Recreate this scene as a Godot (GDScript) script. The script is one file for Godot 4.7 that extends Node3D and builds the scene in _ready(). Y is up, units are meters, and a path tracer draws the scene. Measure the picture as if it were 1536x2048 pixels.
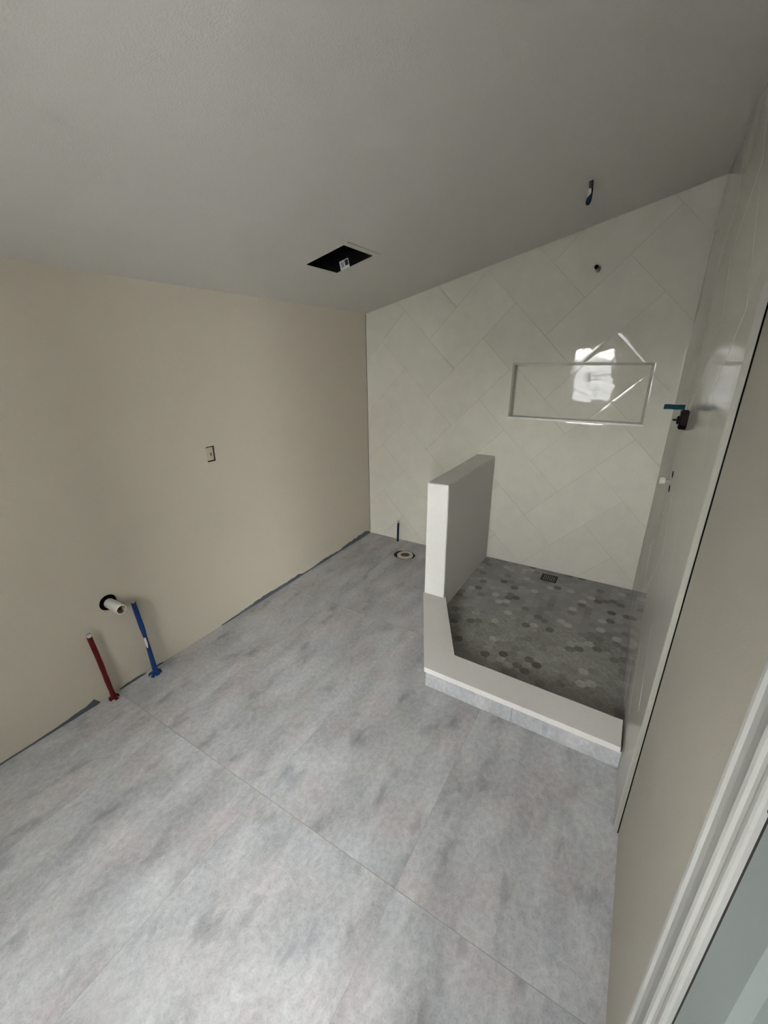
extends Node3D

# Bathroom under renovation. Units are metres, y up. Back wall tile face is z = 0, left wall face is x = 0, +z runs towards the camera.
const W := 2.245          # tile face of the right wall
const DW := 2.262         # painted face of the right wall
const ZF := 4.25          # front wall (behind the camera) with the window
const H0 := 1.953         # ceiling height at the left wall
const SL := 0.234         # ceiling rises to the right
const TW := 0.302         # herringbone tile width
const BW0 := 6.5  # added bedroom window span, placed to light the left and back walls
const BW1 := 11.0
const BWH := 2.25
const DO0 := 3.50         # added open doorway behind the camera
const DO1 := 4.20
const CAMP := Vector3(2.0621, 1.6015, 3.1236)
var rng := RandomNumberGenerator.new()
var M := {}
var used := {}
var uvx := Vector3.RIGHT
var uvy := Vector3.BACK
var uvs := Vector2.ONE
var uvo := Vector2.ZERO


func _ready() -> void:
	rng.seed = 7
	# ---------- camera, sky, exposure
	var cam := Camera3D.new()
	cam.name = "camera"
	cam.keep_aspect = Camera3D.KEEP_HEIGHT
	cam.fov = 102.434
	cam.near = 0.02
	cam.far = 300.0
	cam.transform = Transform3D(Basis(Vector3(0.85601, -0.00862, -0.51689), Vector3(-0.17329, 0.93723, -0.30238), Vector3(0.48705, 0.34861, 0.80087)).orthonormalized(), CAMP)
	add_child(cam)
	cam.current = true
	var sky_mat := ProceduralSkyMaterial.new()
	sky_mat.sky_top_color = Color(0.93, 0.94, 0.95)
	sky_mat.sky_horizon_color = Color(0.97, 0.97, 0.96)
	sky_mat.ground_horizon_color = Color(0.70, 0.70, 0.68)
	sky_mat.ground_bottom_color = Color(0.5, 0.5, 0.48)
	sky_mat.sky_energy_multiplier = 1.0
	var sky := Sky.new()
	sky.sky_material = sky_mat
	var env := Environment.new()
	env.background_mode = Environment.BG_SKY
	env.sky = sky
	env.background_energy_multiplier = 62.0
	env.tonemap_mode = Environment.TONE_MAPPER_LINEAR
	env.tonemap_exposure = 1.42
	env.sdfgi_enabled = true
	env.ssao_enabled = true
	env.ssil_enabled = true
	var we := WorldEnvironment.new()
	we.name = "environment"
	we.environment = env
	add_child(we)

	materials()
	shell()
	floor_tiles()
	wall_tiles()
	window()
	doorway()
	outside()
	curb_and_half_wall()
	shower_floor()
	niche()
	fixtures()


# ================================================================ helpers
func ceil_y(x: float) -> float:
	return H0 + SL * x


func begin() -> SurfaceTool:
	var st := SurfaceTool.new()
	st.begin(Mesh.PRIMITIVE_TRIANGLES)
	return st


func numbered(called: String, parent: Node) -> String:
	var key := str(parent.get_instance_id()) + called
	var n: int = used.get(key, 0)
	used[key] = n + 1
	return called if n == 0 else "%s_%03d" % [called, n]


func obj(called: String, st: SurfaceTool, m: Material, parent: Node = self) -> MeshInstance3D:
	var o := MeshInstance3D.new()
	o.mesh = st.commit()
	o.mesh.surface_set_material(0, m)
	o.name = numbered(called, parent)
	parent.add_child(o, true)
	return o


func tag(o: Node, label: String, category: String, kind := "", group := "") -> Node:
	o.set_meta("label", label)
	o.set_meta("category", category)
	if kind:
		o.set_meta("kind", kind)
	if group:
		o.set_meta("group", group)
	return o


func thing(called: String, at: Vector3, label: String, category: String, kind := "") -> Node3D:
	var o := Node3D.new()
	o.name = numbered(called, self)
	o.position = at
	add_child(o, true)
	tag(o, label, category, kind)
	return o


func vert(st: SurfaceTool, p: Vector3, n: Vector3) -> void:
	st.set_normal(n)
	st.set_uv(Vector2(p.dot(uvx), p.dot(uvy)) * uvs + uvo)
	st.add_vertex(p)


func tri(st: SurfaceTool, a: Vector3, b: Vector3, c: Vector3, out: Vector3) -> void:
	var n := (c - a).cross(b - a)
	if n.length_squared() < 1e-16:
		return
	n = n.normalized()
	if n.dot(out) < 0.0:
		n = -n
		vert(st, a, n); vert(st, c, n); vert(st, b, n)
	else:
		vert(st, a, n); vert(st, b, n); vert(st, c, n)


func tri_smooth(st: SurfaceTool, a: Vector3, b: Vector3, c: Vector3, na: Vector3, nb: Vector3, nc: Vector3) -> void:
	var n := (c - a).cross(b - a)
	if n.length_squared() < 1e-18:
		return
	if n.dot(na + nb + nc) < 0.0:
		vert(st, a, na); vert(st, c, nc); vert(st, b, nb)
	else:
		vert(st, a, na); vert(st, b, nb); vert(st, c, nc)


func quad(st: SurfaceTool, a: Vector3, b: Vector3, c: Vector3, d: Vector3, out: Vector3) -> void:
	tri(st, a, b, c, out)
	tri(st, a, c, d, out)


func inset(poly: PackedVector2Array, by: float) -> PackedVector2Array:
	var r := PackedVector2Array()
	var n := poly.size()
	var area := 0.0
	for i in n:
		area += poly[i].cross(poly[(i + 1) % n])
	var s := 1.0 if area > 0.0 else -1.0
	for i in n:
		var a := poly[(i + n - 1) % n]
		var b := poly[i]
		var c := poly[(i + 1) % n]
		var e1 := (b - a).normalized()
		var e2 := (c - b).normalized()
		var n1 := Vector2(-e1.y, e1.x) * s
		var n2 := Vector2(-e2.y, e2.x) * s
		var k := n1 + n2
		var d := maxf(1.0 + n1.dot(n2), 0.35)
		r.append(b + k / d * by)
	return r


# a polygon of the plane (o, ux, uy) raised along n from z0 to z1, its upper edge chamfered
func prism(st: SurfaceTool, poly: PackedVector2Array, o: Vector3, ux: Vector3, uy: Vector3, n: Vector3, z0: float, z1: float, bevel := 0.0, back := true, pillow := 0.0, drop := 0.0) -> void:
	var cnt := poly.size()
	if cnt < 3:
		return
	var top := inset(poly, bevel) if bevel > 0.0 else poly
	if pillow > 0.0:
		var shrunk := Geometry2D.offset_polygon(poly, -pillow * 1.6, Geometry2D.JOIN_MITER)
		if shrunk.size() == 1 and shrunk[0].size() == cnt:
			var crown := inset(poly, pillow)
			for i in cnt:
				var m := (i + 1) % cnt
				var e2 := (poly[m] - poly[i]).normalized()
				var od2 := Vector2(e2.y, -e2.x) * (1.0 if signed_area(poly) > 0.0 else -1.0)
				var ne := (n + (ux * od2.x + uy * od2.y) * 0.085).normalized()
				var q := [o + ux * top[i].x + uy * top[i].y + n * (z1 - drop), o + ux * top[m].x + uy * top[m].y + n * (z1 - drop), o + ux * crown[m].x + uy * crown[m].y + n * z1, o + ux * crown[i].x + uy * crown[i].y + n * z1]
				tri_smooth(st, q[0], q[1], q[2], ne, ne, n)
				tri_smooth(st, q[0], q[2], q[3], ne, n, n)
			prism(st, crown, o, ux, uy, n, z1, z1, 0.0, false)
			z1 -= drop
		else:
			pillow = 0.0
	var ids := Geometry2D.triangulate_polygon(top) if pillow == 0.0 else PackedInt32Array()
	var mid := Vector2.ZERO
	for p in poly:
		mid += p / cnt
	var at := func(p: Vector2, z: float) -> Vector3: return o + ux * p.x + uy * p.y + n * z
	for k in range(0, ids.size(), 3):
		tri(st, at.call(top[ids[k]], z1), at.call(top[ids[k + 1]], z1), at.call(top[ids[k + 2]], z1), n)
	if back:
		var ib := Geometry2D.triangulate_polygon(poly)
		for k in range(0, ib.size(), 3):
			tri(st, at.call(poly[ib[k]], z0), at.call(poly[ib[k + 1]], z0), at.call(poly[ib[k + 2]], z0), -n)
	var area := 0.0
	for i in cnt:
		area += poly[i].cross(poly[(i + 1) % cnt])
	var s := 1.0 if area > 0.0 else -1.0
	for i in cnt:
		var a := poly[i]
		var b := poly[(i + 1) % cnt]
		var e := (b - a).normalized()
		var od := Vector2(e.y, -e.x) * s
		var out := ux * od.x + uy * od.y
		var zs := z1 - bevel
		quad(st, at.call(a, z0), at.call(b, z0), at.call(b, zs), at.call(a, zs), out)
		if bevel > 0.0:
			quad(st, at.call(a, zs), at.call(b, zs), at.call(top[(i + 1) % cnt], z1), at.call(top[i], z1), out + n)


func signed_area(poly: PackedVector2Array) -> float:
	var a := 0.0
	for i in poly.size():
		a += poly[i].cross(poly[(i + 1) % poly.size()])
	return a


func rect(x0: float, y0: float, x1: float, y1: float) -> PackedVector2Array:
	return PackedVector2Array([Vector2(x0, y0), Vector2(x1, y0), Vector2(x1, y1), Vector2(x0, y1)])


func box(st: SurfaceTool, lo: Vector3, hi: Vector3, bevel := 0.0) -> void:
	if bevel <= 0.0:
		prism(st, rect(lo.x, lo.y, hi.x, hi.y), Vector3.ZERO, Vector3.RIGHT, Vector3.UP, Vector3.BACK, lo.z, hi.z)
		return
	# chamfered on all twelve edges
	var c := (lo + hi) / 2.0
	var h := (hi - lo) / 2.0
	var b := minf(bevel, minf(h.x, minf(h.y, h.z)) * 0.9)
	var ax := [Vector3.RIGHT, Vector3.UP, Vector3.BACK]
	for i in 3:
		var j := (i + 1) % 3
		var k := (i + 2) % 3
		for s: float in [-1.0, 1.0]:
			var pts := []
			for q in [[-1, -1], [1, -1], [1, 1], [-1, 1]]:
				pts.append(c + ax[i] * h[i] * s + ax[j] * (h[j] - b) * q[0] + ax[k] * (h[k] - b) * q[1])
			quad(st, pts[0], pts[1], pts[2], pts[3], ax[i] * s)
			for s2: float in [-1.0, 1.0]:
				var e := []
				for t: float in [-1.0, 1.0]:
					e.append(c + ax[i] * h[i] * s + ax[j] * (h[j] - b) * s2 + ax[k] * (h[k] - b) * t)
					e.append(c + ax[i] * (h[i] - b) * s + ax[j] * h[j] * s2 + ax[k] * (h[k] - b) * t)
				quad(st, e[0], e[1], e[3], e[2], ax[i] * s + ax[j] * s2)
	for sx: float in [-1.0, 1.0]:
		for sy: float in [-1.0, 1.0]:
			for sz: float in [-1.0, 1.0]:
				var s3 := Vector3(sx, sy, sz)
				var p := c + s3 * (h - Vector3.ONE * b)
				tri(st, p + Vector3(sx * b, 0, 0), p + Vector3(0, sy * b, 0), p + Vector3(0, 0, sz * b), s3)


# a sheet with rectangular holes: u along ux, v along uy, thick away from n
func panel(st: SurfaceTool, o: Vector3, ux: Vector3, uy: Vector3, n: Vector3, r: Rect2, holes: Array, thick: float) -> void:
	var us := [r.position.x, r.end.x]
	var vs := [r.position.y, r.end.y]
	for h: Rect2 in holes:
		us.append_array([h.position.x, h.end.x])
		vs.append_array([h.position.y, h.end.y])
	us.sort()
	vs.sort()
	var solid := func(i: int, j: int) -> bool:
		if i < 0 or j < 0 or i >= us.size() - 1 or j >= vs.size() - 1:
			return false
		var c := Vector2((us[i] + us[i + 1]) / 2.0, (vs[j] + vs[j + 1]) / 2.0)
		for h: Rect2 in holes:
			if h.has_point(c):
				return false
		return true
	var at := func(u: float, v: float, z: float) -> Vector3: return o + ux * u + uy * v - n * z
	for i in us.size() - 1:
		for j in vs.size() - 1:
			if not solid.call(i, j) or us[i + 1] - us[i] < 1e-6 or vs[j + 1] - vs[j] < 1e-6:
				continue
			for z: float in [0.0, thick]:
				quad(st, at.call(us[i], vs[j], z), at.call(us[i + 1], vs[j], z), at.call(us[i + 1], vs[j + 1], z), at.call(us[i], vs[j + 1], z), n if z == 0.0 else -n)
			if not solid.call(i - 1, j):
				quad(st, at.call(us[i], vs[j], 0), at.call(us[i], vs[j + 1], 0), at.call(us[i], vs[j + 1], thick), at.call(us[i], vs[j], thick), -ux)
			if not solid.call(i + 1, j):
				quad(st, at.call(us[i + 1], vs[j], 0), at.call(us[i + 1], vs[j + 1], 0), at.call(us[i + 1], vs[j + 1], thick), at.call(us[i + 1], vs[j], thick), ux)
			if not solid.call(i, j - 1):
				quad(st, at.call(us[i], vs[j], 0), at.call(us[i + 1], vs[j], 0), at.call(us[i + 1], vs[j], thick), at.call(us[i], vs[j], thick), -uy)
			if not solid.call(i, j + 1):
				quad(st, at.call(us[i], vs[j + 1], 0), at.call(us[i + 1], vs[j + 1], 0), at.call(us[i + 1], vs[j + 1], thick), at.call(us[i], vs[j + 1], thick), uy)


func frame_of(d: Vector3) -> Array:
	var a := Vector3.UP if absf(d.y) < 0.9 else Vector3.RIGHT
	var u := d.cross(a).normalized()
	return [u, u.cross(d).normalized()]


# a tube through points; squash < 1 flattens it across one side (tape wound on a pipe)
func tube(st: SurfaceTool, pts: Array, radii: Array, segs := 20, squash: Array = [], caps := true) -> void:
	var rings := []
	var norms := []
	var f0: Array = frame_of((pts[1] - pts[0]).normalized())
	for i in pts.size():
		var d: Vector3 = (pts[mini(i + 1, pts.size() - 1)] - pts[maxi(i - 1, 0)]).normalized()
		var u: Vector3 = (f0[0] - d * d.dot(f0[0])).normalized()
		var v := u.cross(d).normalized()
		var q: float = squash[i] if squash.size() else 1.0
		var ring := []
		var nn := []
		for k in segs:
			var t := TAU * k / segs
			ring.append(pts[i] + (u * cos(t) + v * sin(t) * q) * radii[i])
			nn.append((u * cos(t) * q + v * sin(t)).normalized())
		rings.append(ring)
		norms.append(nn)
	for i in pts.size() - 1:
		for k in segs:
			var m := (k + 1) % segs
			tri_smooth(st, rings[i][k], rings[i][m], rings[i + 1][m], norms[i][k], norms[i][m], norms[i + 1][m])
			tri_smooth(st, rings[i][k], rings[i + 1][m], rings[i + 1][k], norms[i][k], norms[i + 1][m], norms[i + 1][k])
	if caps:
		for e in [0, pts.size() - 1]:
			var out: Vector3 = (pts[0] - pts[1]) if e == 0 else (pts[e] - pts[e - 1])
			for k in segs:
				tri(st, pts[e], rings[e][k], rings[e][(k + 1) % segs], out)


# profile of (radius, height) turned about the axis d through o
func lathe(st: SurfaceTool, prof: Array, o: Vector3, d: Vector3, segs := 32) -> void:
	var f := frame_of(d)
	for i in prof.size() - 1:
		var a: Vector2 = prof[i]
		var b: Vector2 = prof[i + 1]
		var e := (b - a).normalized()
		var nr := Vector2(e.y, -e.x)
		for k in segs:
			var t0 := TAU * k / segs
			var t1 := TAU * (k + 1) / segs
			var r0: Vector3 = f[0] * cos(t0) + f[1] * sin(t0)
			var r1: Vector3 = f[0] * cos(t1) + f[1] * sin(t1)
			var n0 := r0 * nr.x + d * nr.y
			var n1 := r1 * nr.x + d * nr.y
			tri_smooth(st, o + r0 * a.x + d * a.y, o + r1 * a.x + d * a.y, o + r1 * b.x + d * b.y, n0, n1, n1)
			tri_smooth(st, o + r0 * a.x + d * a.y, o + r1 * b.x + d * b.y, o + r0 * b.x + d * b.y, n0, n1, n0)


# ================================================================ materials
func mat(called: String, c: Color, rough := 0.7, metal := 0.0, spec := 0.5) -> StandardMaterial3D:
	var m := StandardMaterial3D.new()
	m.resource_name = called
	m.albedo_color = c
	m.roughness = rough
	m.metallic = metal
	m.metallic_specular = spec
	M[called] = m
	return m


func noise(type: int, freq: float, seed_: int, oct := 4) -> FastNoiseLite:
	var n := FastNoiseLite.new()
	n.noise_type = type
	n.frequency = freq
	n.seed = seed_
	n.fractal_octaves = oct
	return n


func bumps(freq: float, strength: float, seed_: int, size := 512, oct := 3) -> NoiseTexture2D:
	var t := NoiseTexture2D.new()
	t.width = size
	t.height = size
	t.seamless = true
	t.as_normal_map = true
	t.bump_strength = strength
	t.noise = noise(FastNoiseLite.TYPE_SIMPLEX_SMOOTH, freq, seed_, oct)
	return t


func tri_normal(m: StandardMaterial3D, t: Texture2D, per_metre: float, scale: float) -> void:
	m.normal_enabled = true
	m.normal_texture = t
	m.normal_scale = scale
	m.uv1_triplanar = true
	m.uv1_world_triplanar = true
	m.uv1_scale = Vector3.ONE * per_metre


func ramp_tex(freq: float, seed_: int, a: Color, b: Color, size := 512, oct := 5, warp := 0.0) -> NoiseTexture2D:
	var t := NoiseTexture2D.new()
	t.width = size
	t.height = size
	t.seamless = true
	var n := noise(FastNoiseLite.TYPE_SIMPLEX_SMOOTH, freq, seed_, oct)
	if warp > 0.0:
		n.domain_warp_enabled = true
		n.domain_warp_amplitude = warp
		n.domain_warp_frequency = freq * 1.5
	t.noise = n
	var g := Gradient.new()
	g.set_color(0, a)
	g.set_color(1, b)
	t.color_ramp = g
	return t


func materials() -> void:
	var peel := bumps(0.06, 3.0, 11, 512, 3)
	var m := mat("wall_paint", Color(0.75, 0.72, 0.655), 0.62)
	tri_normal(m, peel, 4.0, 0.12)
	m = mat("dimmed_wall_paint", Color(0.635, 0.615, 0.565), 0.6)  # same greige paint, darkened to carry the weaker light on the right side
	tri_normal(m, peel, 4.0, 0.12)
	m = mat("ceiling_paint", Color(0.82, 0.81, 0.785), 0.85)
	tri_normal(m, bumps(0.09, 4.0, 12, 512, 4), 3.0, 0.22)
	mat("drywall_edge", Color(0.72, 0.71, 0.68), 0.9)
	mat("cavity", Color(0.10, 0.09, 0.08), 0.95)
	mat("grout", Color(0.71, 0.70, 0.66), 0.9)
	mat("floor_grout", Color(0.60, 0.60, 0.59), 0.9)
	# white porcelain, one material per batch: the same clay, a little off in tone
	var vein := ramp_tex(0.008, 31, Color(0.975, 0.972, 0.968), Color(1, 1, 1), 512, 5, 20.0)
	var wavy := bumps(0.012, 3.0, 33, 512, 2)
	for k in 4:
		m = mat("wall_tile_%d" % k, Color(0.82 + 0.006 * (k - 1.5), 0.81 + 0.006 * (k - 1.5), 0.765 + 0.006 * (k - 1.5)), 0.035, 0.0, 0.34)
		m.albedo_texture = vein
		tri_normal(m, wavy, 1.6, 0.10)
		mat("side_tile_%d" % k, Color(0.80 + 0.004 * (k - 1.5), 0.79 + 0.004 * (k - 1.5), 0.75 + 0.004 * (k - 1.5)), 0.06, 0.0, 0.40)
	m = mat("niche_tile", Color(0.82, 0.81, 0.77), 0.10, 0.0, 0.34)
	tri_normal(m, wavy, 1.6, 0.05)
	mat("niche_trim", Color(0.60, 0.585, 0.53), 0.4)
	m = mat("quartz", Color(0.92, 0.91, 0.89), 0.28)
	m.albedo_texture = ramp_tex(0.15, 41, Color(0.95, 0.945, 0.94), Color(1, 1, 1), 256, 3)
	m.uv1_triplanar = true
	m.uv1_world_triplanar = true
	m.uv1_scale = Vector3.ONE * 3.0
	m = mat("half_wall_paint", Color(0.90, 0.895, 0.875), 0.55)
	tri_normal(m, peel, 4.0, 0.10)
	mat("trim_paint", Color(0.61, 0.61, 0.59), 0.45)
	mat("door_paint", Color(0.52, 0.55, 0.535), 0.5)
	mat("edge_trim", Color(0.59, 0.585, 0.545), 0.45)
	mat("black_gap", Color(0.05, 0.045, 0.04), 0.95, 0.0, 0.1)
	mat("metal_dark", Color(0.035, 0.035, 0.037), 0.55, 0.0, 0.3)
	mat("drain_black", Color(0.02, 0.021, 0.021), 0.5, 0.0, 0.25)
	mat("label_paper", Color(0.80, 0.81, 0.82), 0.8)
	mat("label_ink", Color(0.10, 0.10, 0.11), 0.8)
	mat("steel", Color(0.72, 0.72, 0.72), 0.3, 0.9)
	mat("bright_steel", Color(0.9, 0.9, 0.9), 0.22, 0.8)
	mat("pvc", Color(0.88, 0.875, 0.85), 0.4)
	mat("pvc_inside", Color(0.55, 0.50, 0.44), 0.7)
	m = mat("red_pipe", Color(0.34, 0.045, 0.06), 0.5, 0.0, 0.3)
	mat("blue_tape", Color(0.075, 0.20, 0.40), 0.6, 0.0, 0.3)
	mat("navy_pipe", Color(0.06, 0.10, 0.20), 0.5, 0.0, 0.3)
	mat("teal_tape", Color(0.045, 0.20, 0.26), 0.6, 0.0, 0.25)
	mat("maroon_guard", Color(0.085, 0.012, 0.02), 0.4, 0.0, 0.2)
	mat("outlet_ivory", Color(0.72, 0.68, 0.61), 0.5)
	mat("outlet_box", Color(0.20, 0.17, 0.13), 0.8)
	mat("thinset", Color(0.30, 0.32, 0.35), 0.9)
	mat("white_tape", Color(0.80, 0.79, 0.75), 0.6)
	mat("flange_pvc", Color(0.78, 0.76, 0.70), 0.5)
	mat("flange_bore", Color(0.34, 0.30, 0.25), 0.7)
	mat("stub_neck", Color(0.62, 0.61, 0.58), 0.5)
	mat("navy_tape", Color(0.035, 0.12, 0.23), 0.6, 0.0, 0.3)
	mat("dull_metal", Color(0.30, 0.30, 0.31), 0.5, 0.2)
	mat("concrete", Color(0.70, 0.70, 0.70), 0.9)
	mat("hall_paint", Color(0.82, 0.82, 0.81), 0.8)
	mat("bedroom_floor", Color(0.70, 0.68, 0.65), 0.6)
	var g := mat("glass", Color(1, 1, 1, 0.04), 0.0)
	g.transparency = BaseMaterial3D.TRANSPARENCY_ALPHA
	M["floor_tile"] = floor_material()
	# hexagon mosaic: grey marble chips from dark to pale
	var hexgrain := ramp_tex(0.03, 51, Color(0.80, 0.80, 0.79), Color(1.0, 1.0, 0.99), 256, 4, 15.0)
	for k in 12:
		var v: float = [0.36, 0.43, 0.49, 0.53, 0.57, 0.595, 0.615, 0.63, 0.65, 0.665, 0.70, 0.74][k]
		m = mat("hex_%d" % k, Color(v, v * 0.995, v * 0.96), 0.38)
		m.albedo_texture = hexgrain
		m.uv1_triplanar = true
		m.uv1_world_triplanar = true
		m.uv1_scale = Vector3.ONE * 5.0
	m = mat("hex_far", Color(1, 1, 1), 0.38)
	m.vertex_color_use_as_albedo = true


# cement-look porcelain: clouds drawn out along v, mottling, dark smudges and fine grain
func floor_material() -> StandardMaterial3D:
	var w := 1024
	var h := 2048
	var cloud := noise(FastNoiseLite.TYPE_SIMPLEX_SMOOTH, 0.006, 61, 5)
	cloud.domain_warp_enabled = true
	cloud.domain_warp_amplitude = 60.0
	cloud.domain_warp_frequency = 0.006
	var mott := noise(FastNoiseLite.TYPE_SIMPLEX_SMOOTH, 0.045, 62, 6)
	mott.domain_warp_enabled = true
	mott.domain_warp_amplitude = 25.0
	mott.domain_warp_frequency = 0.02
	var smud := noise(FastNoiseLite.TYPE_SIMPLEX_SMOOTH, 0.009, 63, 4)
	smud.domain_warp_enabled = true
	smud.domain_warp_amplitude = 35.0
	smud.domain_warp_frequency = 0.012
	var hue := noise(FastNoiseLite.TYPE_SIMPLEX_SMOOTH, 0.004, 64, 2)
	var fine := noise(FastNoiseLite.TYPE_SIMPLEX_SMOOTH, 0.085, 65, 4)
	fine.fractal_type = FastNoiseLite.FRACTAL_RIDGED
	var a := raw(cloud, w, h, 2.4)
	var b := raw(mott, w, h, 1.15)
	var c := raw(smud, w, h, 1.9)
	var d := raw(hue, w, h, 1.0)
	var e := raw(fine, w, h, 1.0)
	var data := PackedByteArray()
	data.resize(w * h * 3)
	var k := 0
	for i in w * h:
		var v := 181.0 + (a[i] - 128) * 0.16 + (b[i] - 128) * 0.105 + (e[i] - 128) * 0.09
		var s := c[i] - 178
		if s > 0:
			v -= s * 0.50 * (0.4 + b[i] / 255.0)
		var t := (d[i] - 128) * 0.025
		data[k] = clampi(int(v + t), 0, 255)
		data[k + 1] = clampi(int(v - absf(t) * 0.6), 0, 255)
		data[k + 2] = clampi(int(v - 0.5 - t * 0.5), 0, 255)
		k += 3
	var im := Image.create_from_data(w, h, false, Image.FORMAT_RGB8, data)
	var m := mat("floor_tile", Color(1, 1, 1), 0.5)
	m.albedo_texture = ImageTexture.create_from_image(im)
	return m


func raw(n: FastNoiseLite, w: int, h: int, stretch: float) -> PackedByteArray:
	var im := n.get_seamless_image(w, int(h / stretch), false, false, 0.1)
	im.resize(w, h, Image.INTERPOLATE_CUBIC)
	im.convert(Image.FORMAT_L8)
	return im.get_data()


# ================================================================ the room
func shell() -> void:
	# ceiling: one sloping slab with the fan opening cut in it
	var st := begin()
	var run := sqrt(1.0 + SL * SL)
	var ux := Vector3(1, SL, 0) / run
	var dn := Vector3(SL, -1, 0) / run
	panel(st, Vector3(0, H0, 0), ux, Vector3.BACK, dn, Rect2(-0.16, -0.2, (DW + 0.28) * run + 0.16, ZF + 0.4), [Rect2(0.464 * run, 0.984, 0.243 * run, 0.262)], 0.014)
	tag(obj("ceiling", st, M.ceiling_paint), "off-white sloping ceiling rising from left to right above the bathroom", "ceiling", "structure")
	st = begin()
	prism(st, PackedVector2Array([Vector2(-0.16, H0 + 0.30 - 0.04), Vector2(DW + 0.28, ceil_y(DW + 0.28) + 0.30), Vector2(DW + 0.28, ceil_y(DW + 0.28) + 0.36), Vector2(-0.16, H0 + 0.36 - 0.04)]), Vector3.ZERO, Vector3.RIGHT, Vector3.UP, Vector3.BACK, -0.2, ZF + 0.2)
	var ceiling := get_node("ceiling")
	obj("roof_deck", st, M.cavity, ceiling)
	# left wall: drywall with an outlet opening and a round pipe hole
	st = begin()
	panel(st, Vector3.ZERO, Vector3.BACK, Vector3.UP, Vector3.RIGHT, Rect2(-0.15, -0.05, ZF + 0.25, H0 + 0.06), [Rect2(1.6135, 1.0535, 0.056, 0.09), Rect2(2.285, 0.437, 0.1, 0.1)], 0.013)
	var n := 32
	for i in n:
		var t0 := TAU * i / n
		var t1 := TAU * (i + 1) / n
		var c := Vector3(0, 0.487, 2.335)
		var hc := Vector3(0, 0.4945, 2.341)
		var q0 := Vector3(0, sin(t0), cos(t0))
		var q1 := Vector3(0, sin(t1), cos(t1))
		var s0 := q0 * (0.05 / maxf(absf(q0.y), absf(q0.z)))
		var s1 := q1 * (0.05 / maxf(absf(q1.y), absf(q1.z)))
		quad(st, hc + q0 * 0.041, hc + q1 * 0.041, c + s1, c + s0, Vector3.RIGHT)
		quad(st, hc + q0 * 0.041, hc + q1 * 0.041, hc + q1 * 0.041 - Vector3(0.013, 0, 0), hc + q0 * 0.041 - Vector3(0.013, 0, 0), -q0)
	tag(obj("wall_left", st, M.wall_paint), "greige painted left wall with pipe hole and outlet opening", "wall", "structure")
	st = begin()
	box(st, Vector3(-0.16, -0.1, -0.2), Vector3(-0.11, H0 + 0.30, ZF + 0.1))
	obj("sheathing", st, M.cavity, get_node("wall_left"))
	# back wall: backer board behind the tile, with the niche opening
	st = begin()
	panel(st, Vector3(0, 0, -0.0014), Vector3.RIGHT, Vector3.UP, Vector3.BACK, Rect2(-0.12, -0.05, DW + 0.24, 2.62), [Rect2(1.249, 1.187, 0.844, 0.374)], 0.0846)
	tag(obj("wall_back", st, M.grout), "back wall with large white herringbone tiles and a long niche", "wall", "structure")
	st = begin()
	box(st, Vector3(-0.12, -0.05, -0.2), Vector3(DW + 0.12, 2.6, -0.087))
	obj("backing", st, M.cavity, get_node("wall_back"))
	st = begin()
	box(st, Vector3(0.0, 0.035, -0.0013), Vector3(0.0038, H0 - 0.005, 0.0004))  # dark strip painted in for the shade at the tile edge
	obj("corner_gap_shade", st, M.outlet_box, get_node("wall_back"))
	# right wall: backer board behind the tile, then painted drywall with the doorway
	st = begin()
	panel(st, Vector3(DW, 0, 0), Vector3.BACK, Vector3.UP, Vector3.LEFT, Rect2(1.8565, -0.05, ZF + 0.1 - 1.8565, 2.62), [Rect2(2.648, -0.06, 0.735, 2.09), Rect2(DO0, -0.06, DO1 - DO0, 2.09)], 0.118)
	tag(obj("wall_right", st, M.dimmed_wall_paint), "right wall, white tile in the shower and greige paint beside the door", "wall", "structure")
	st = begin()
	box(st, Vector3(W + 0.0014, -0.05, -0.05), Vector3(DW + 0.118, 2.57, 1.8515))
	obj("backer_board", st, M.grout, get_node("wall_right"))
	st = begin()
	box(st, Vector3(W + 0.013, 0.0, 1.8515), Vector3(DW + 0.002, 2.475, 1.8562))
	obj("joint_gap", st, M.black_gap, get_node("wall_right"))
	# front wall with the window opening, behind the camera
	st = begin()
	for p: PackedVector2Array in [rect(-0.1, -0.05, 1.0, H0 + 0.0), rect(1.67, -0.05, DW + 0.12, ceil_y(1.67)), rect(1.0, -0.05, 1.67, 0.88), rect(1.0, 1.76, 1.67, ceil_y(1.0)),
			PackedVector2Array([Vector2(-0.1, H0), Vector2(1.0, H0), Vector2(1.0, ceil_y(1.0) + 0.01)]), PackedVector2Array([Vector2(1.0, ceil_y(1.0)), Vector2(1.67, ceil_y(1.0)), Vector2(1.67, ceil_y(1.67) + 0.01)]),
			PackedVector2Array([Vector2(1.67, ceil_y(1.67)), Vector2(DW + 0.12, ceil_y(1.67)), Vector2(DW + 0.12, ceil_y(DW + 0.12) + 0.01)])]:
		prism(st, p, Vector3(0, 0, ZF), Vector3.RIGHT, Vector3.UP, Vector3.FORWARD, -0.14, 0.0)
	tag(obj("wall_front", st, M.wall_paint), "greige painted front wall around the window behind the camera", "wall", "structure")


func shower_outline() -> PackedVector2Array:   # x, z
	return PackedVector2Array([Vector2(1.034, -0.2), Vector2(2.4, -0.2), Vector2(2.4, 1.574), Vector2(1.3575, 1.560), Vector2(1.04, 0.905)])


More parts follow.
